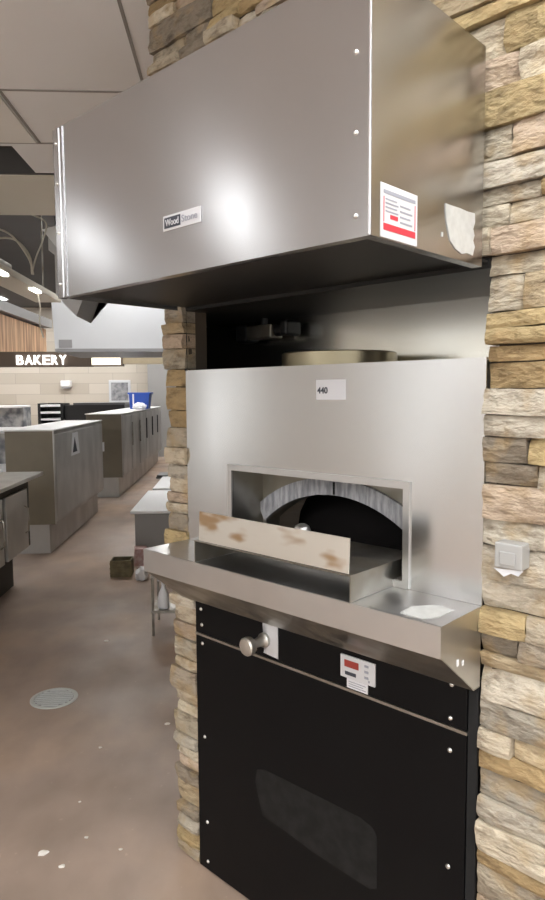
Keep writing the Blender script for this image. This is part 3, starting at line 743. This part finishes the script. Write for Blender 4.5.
# pale overhead hood in the distance
t = thing('overhead_hood', 'large pale metal hood hanging over the aisle left of the pier', 'hood', (-1.3,9.2,2.09))
b = B(); prism(b, [(-2.20,2.12),(-.4,2.12),(-.4,2.72),(-2.23,2.72)], 'y', 8.5, 9.9); obj('shell', b, M['silver'], t)
b = B(); bx(b, (-2.20,8.49,2.08), (-.4,9.9,2.119)); obj('rim', b, M['grey'], t)
b = B(); bx(b, (-2.15,8.493,2.13), (-1.99,8.499,2.23)); obj('label_plate', b, M['grey'], t)
for x in (-2.1,-.6):
    for y in (8.7,9.7):
        b = B(); cyl(b, (x,y,2.72), (x,y,3.7), .01, n=8); obj('hanger_rod', b, M['dull_steel'], t)
# dark sheet metal duct
t = thing('ceiling_duct', 'dark grey angled duct corner showing under the big hood', 'duct', (-1.2,6.2,2.2))
b = B(); prism(b, [(-1.58,3.0),(-1.58,2.80),(-1.53,2.78),(-1.53,2.42),(-1.36,2.235),(-1.28,2.43),(-.7,2.43),(-.7,3.0)], 'y', 6.0, 6.6); bmesh.ops.triangulate(b, faces=b.faces[:]); obj('casing', b, M['ltgrey'], t)
b = B(); bx(b, (-1.2,6.2,3.0), (-.9,6.4,3.7)); obj('stack', b, M['duct'], t)
t = thing('ceiling_projector', 'small white wedge hung near the cable beside the hood', 'fixture', (-1.56,6.1,2.78))  # pale box corner modelled as a hanging wedge
b = B(); prism(b, [(-1.60,2.95),(-1.47,2.99),(-1.47,2.78)], 'y', 5.9, 5.99); obj('wedge', b, M['whitetop'], t)
b = B(); cyl(b, (-1.50,5.95,2.96), (-1.50,5.95,3.7), .008, n=8); obj('rod', b, M['black'], t)
# light rail
t = thing('light_rail', 'pale ceiling light rail with loose wires above the bakery aisle', 'light', (-1.9,6.0,2.5))
b = B(); bx(b, (-2.02,4.6,2.50), (-1.76,7.1,2.56), .005); obj('tray', b, mat('rail_cream',(.65,.60,.50),.6), t)
for y in (5.2,6.9):
    b = B(); cyl(b, (-1.88,y,2.56), (-1.88,y,3.7), .008, n=8); obj('hanger_rod', b, M['dull_steel'], t)
for y in (5.35,6.25):
    b = B(); bx(b, (-1.80,y-.12,2.482), (-1.755,y+.12,2.506), .004); obj('lamp', b, M['lamp'], t)
b = B(); bx(b, (-2.00,5.2,2.56), (-1.86,5.9,2.66), .02); obj('ballast', b, mat('ballast_tan',(.38,.33,.26),.6), t)
def wire(nm, pts, r=.008):
    # smooth through points
    P_ = [Vector(p) for p in pts]; out = []
    for i in range(len(P_)-1):
        p0, p1, p2, p3 = P_[max(i-1,0)], P_[i], P_[i+1], P_[min(i+2,len(P_)-1)]
        for k in range(6):
            s = k/6; out.append(.5*((2*p1)+(p2-p0)*s+(2*p0-5*p1+4*p2-p3)*s*s+(3*p1-p0-3*p2+p3)*s**3))
    out.append(P_[-1]); b = B(); tube(b, out, r, 6); return b
obj('wire', wire('w', [(-1.85,5.3,2.58),(-1.82,5.3,2.72),(-1.72,5.5,2.78),(-1.66,5.7,2.70),(-1.70,5.9,2.58)]), M['cable'], t, smooth=True)
obj('wire', wire('w', [(-1.90,5.2,2.60),(-1.84,5.2,2.78),(-1.72,5.4,2.80),(-1.64,5.6,2.66),(-1.66,5.8,2.56)]), M['cable'], t, smooth=True)
obj('wire', wire('w', [(-1.80,6.4,2.50),(-1.78,6.4,2.36),(-1.79,6.4,2.22),(-1.76,6.4,2.08)], .007), M['cable'], t, smooth=True)
obj('wire', wire('w', [(-1.70,5.9,2.58),(-1.66,5.9,2.72),(-1.60,5.9,2.86),(-1.54,5.8,2.98),(-1.62,5.7,3.02),(-1.75,5.6,3.05),(-1.80,5.6,3.4),(-1.80,5.6,3.7)], .007), M['cable'], t, smooth=True)
# wall things
t = thing('menu_board', 'framed dark chart on the cream tiled bakery wall', 'board', (-2.83,16.97,1.33))
b = B(); bx(b, (-3.10,16.96,1.33), (-2.56,16.995,1.90), .006); obj('frame', b, M['silver'], t)
b = B(); bx(b, (-3.04,16.950,1.39), (-2.62,16.959,1.84)); obj('chart', b, M['chart'], t)
t = thing('wall_dispenser', 'small white oval dispenser on the cream bakery wall', 'dispenser', (-4.14,16.9,1.71))  # white wall device, read as an emergency light
b = B(); bx(b, (-4.27,16.85,1.74), (-4.01,16.995,1.90), .03, 3); obj('housing', b, M['whitetop'], t)
b = B(); bx(b, (-4.24,16.87,1.70), (-4.04,16.99,1.739)); obj('base', b, M['grey'], t)
b = B(); bx(b, (-1.42,12.2,0), (-.75,12.9,.035)); 
t = thing('floor_pallet', 'dark low dolly on the floor at the aisle end', 'dolly', (-1.1,12.5,0))
obj('platform', b, M['grey'], t)
b = B(); cyl(b, (-1.40,12.2,.05), (-.75,12.0,.05), .02, n=8); obj('bar', b, M['black'], t)

# ------------------------------------------------------------------ lamps
def fixture(x, y, z, strength_mat, w=1.2, d=.6):
    t = thing('ceiling_light', 'white framed fluorescent panel light set in the ceiling', 'light', (x,y,z), 0, 'fluorescent ceiling panels')
    b = B(); 
    bx(b, (x-w/2,y-d/2,z-.02), (x-w/2+.02,y+d/2,z-.004)); bx(b, (x+w/2-.02,y-d/2,z-.02), (x+w/2,y+d/2,z-.004))
    bx(b, (x-w/2+.02,y-d/2,z-.02), (x+w/2-.02,y-d/2+.02,z-.004)); bx(b, (x-w/2+.02,y+d/2-.02,z-.02), (x+w/2-.02,y+d/2,z-.004))
    obj('frame', b, M['whitetop'], t)
    b = B(); bx(b, (x-w/2+.021,y-d/2+.021,z-.014), (x+w/2-.021,y+d/2-.021,z-.006)); obj('diffuser', b, strength_mat, t)
    return t
l0 = fixture(-3.7,-.9,2.846,M['diff'])
ls = fixture(-3.7,1.5,2.846,M['diff_strip'],1.2,.3); dup(ls, (-4.5,2.85,2.846))
for p in ((-6.1,-.4),(.42,.50),(-6.1,-2.9),(-3.6,-3.3),(-1.3,-1.1),(-1.3,-3.4),(.9,-.9),(.9,-3.4),(3.3,-1.6),(3.3,-3.8),(-.1,-2.2),(2.3,-.5),(2.1,-2.6),(-2.4,-2.2),(-4.9,-2.1),(4.6,-2.2)):  # extra unseen panels added for brightness, one close to the stone top
    dup(l0, (p[0],p[1],2.846))
l1 = fixture(-5.0,7.5,3.696,M['diff_back'])
for p in ((-1.2,8.0),(-5.6,10.0),(-5.6,12.5),(-1.2,10.4),(-1.5,12.9),(-3.2,15.2),(-.9,15.2),(-5.6,15.2)):  # more unseen panels, added to brighten the bakery end
    dup(l1, (p[0],p[1],3.696))
# the unlit panel with a grey knot in the visible ceiling
t = thing('ceiling_panel', 'slightly brighter square panel with grey spot in the tiled ceiling', 'panel', (-1.29,3.325,2.84))
b = B(); bx(b, (-1.585,3.035,2.843), (-.995,3.615,2.8462)); obj('lens', b, mat('panel_lens',(.88,.87,.84),.6), t)
b = B(); lathe(b, [(.02,0),(.02,-.006),(.01,-.010)], (-1.135,3.42,2.843), 16); obj('spot', b, M['grey'], t)

W = bpy.data.worlds.new('world'); S.world = W; W.use_nodes = True
W.node_tree.nodes['Background'].inputs['Color'].default_value = (1,.99,.97,1); W.node_tree.nodes['Background'].inputs['Strength'].default_value = .72

# ------------------------------------------------------------------ camera
cam = bpy.data.cameras.new('camera'); co = bpy.data.objects.new('camera', cam); C.objects.link(co); S.camera = co
yaw, pitch, roll = (math.radians(a) for a in (3.4, 4.9, .4))
F = Vector((math.sin(yaw)*math.cos(pitch), math.cos(yaw)*math.cos(pitch), -math.sin(pitch)))
Rt = Vector((math.cos(yaw), -math.sin(yaw), 0)); U = Rt.cross(F)
R2 = Rt*math.cos(roll)-U*math.sin(roll); U2 = U*math.cos(roll)+Rt*math.sin(roll)
mw = Matrix((( R2.x,U2.x,-F.x,0),(R2.y,U2.y,-F.y,0),(R2.z,U2.z,-F.z,H),(0,0,0,1)))
co.matrix_world = mw
cam.sensor_fit = 'VERTICAL'; cam.sensor_height = 36; cam.lens = 36*664/900; cam.clip_start = .02
S.view_settings.view_transform = 'Standard'; S.view_settings.look = 'None'
S.view_settings.gamma = 1; S.view_settings.use_curve_mapping = False
S.view_settings.exposure = 1.38
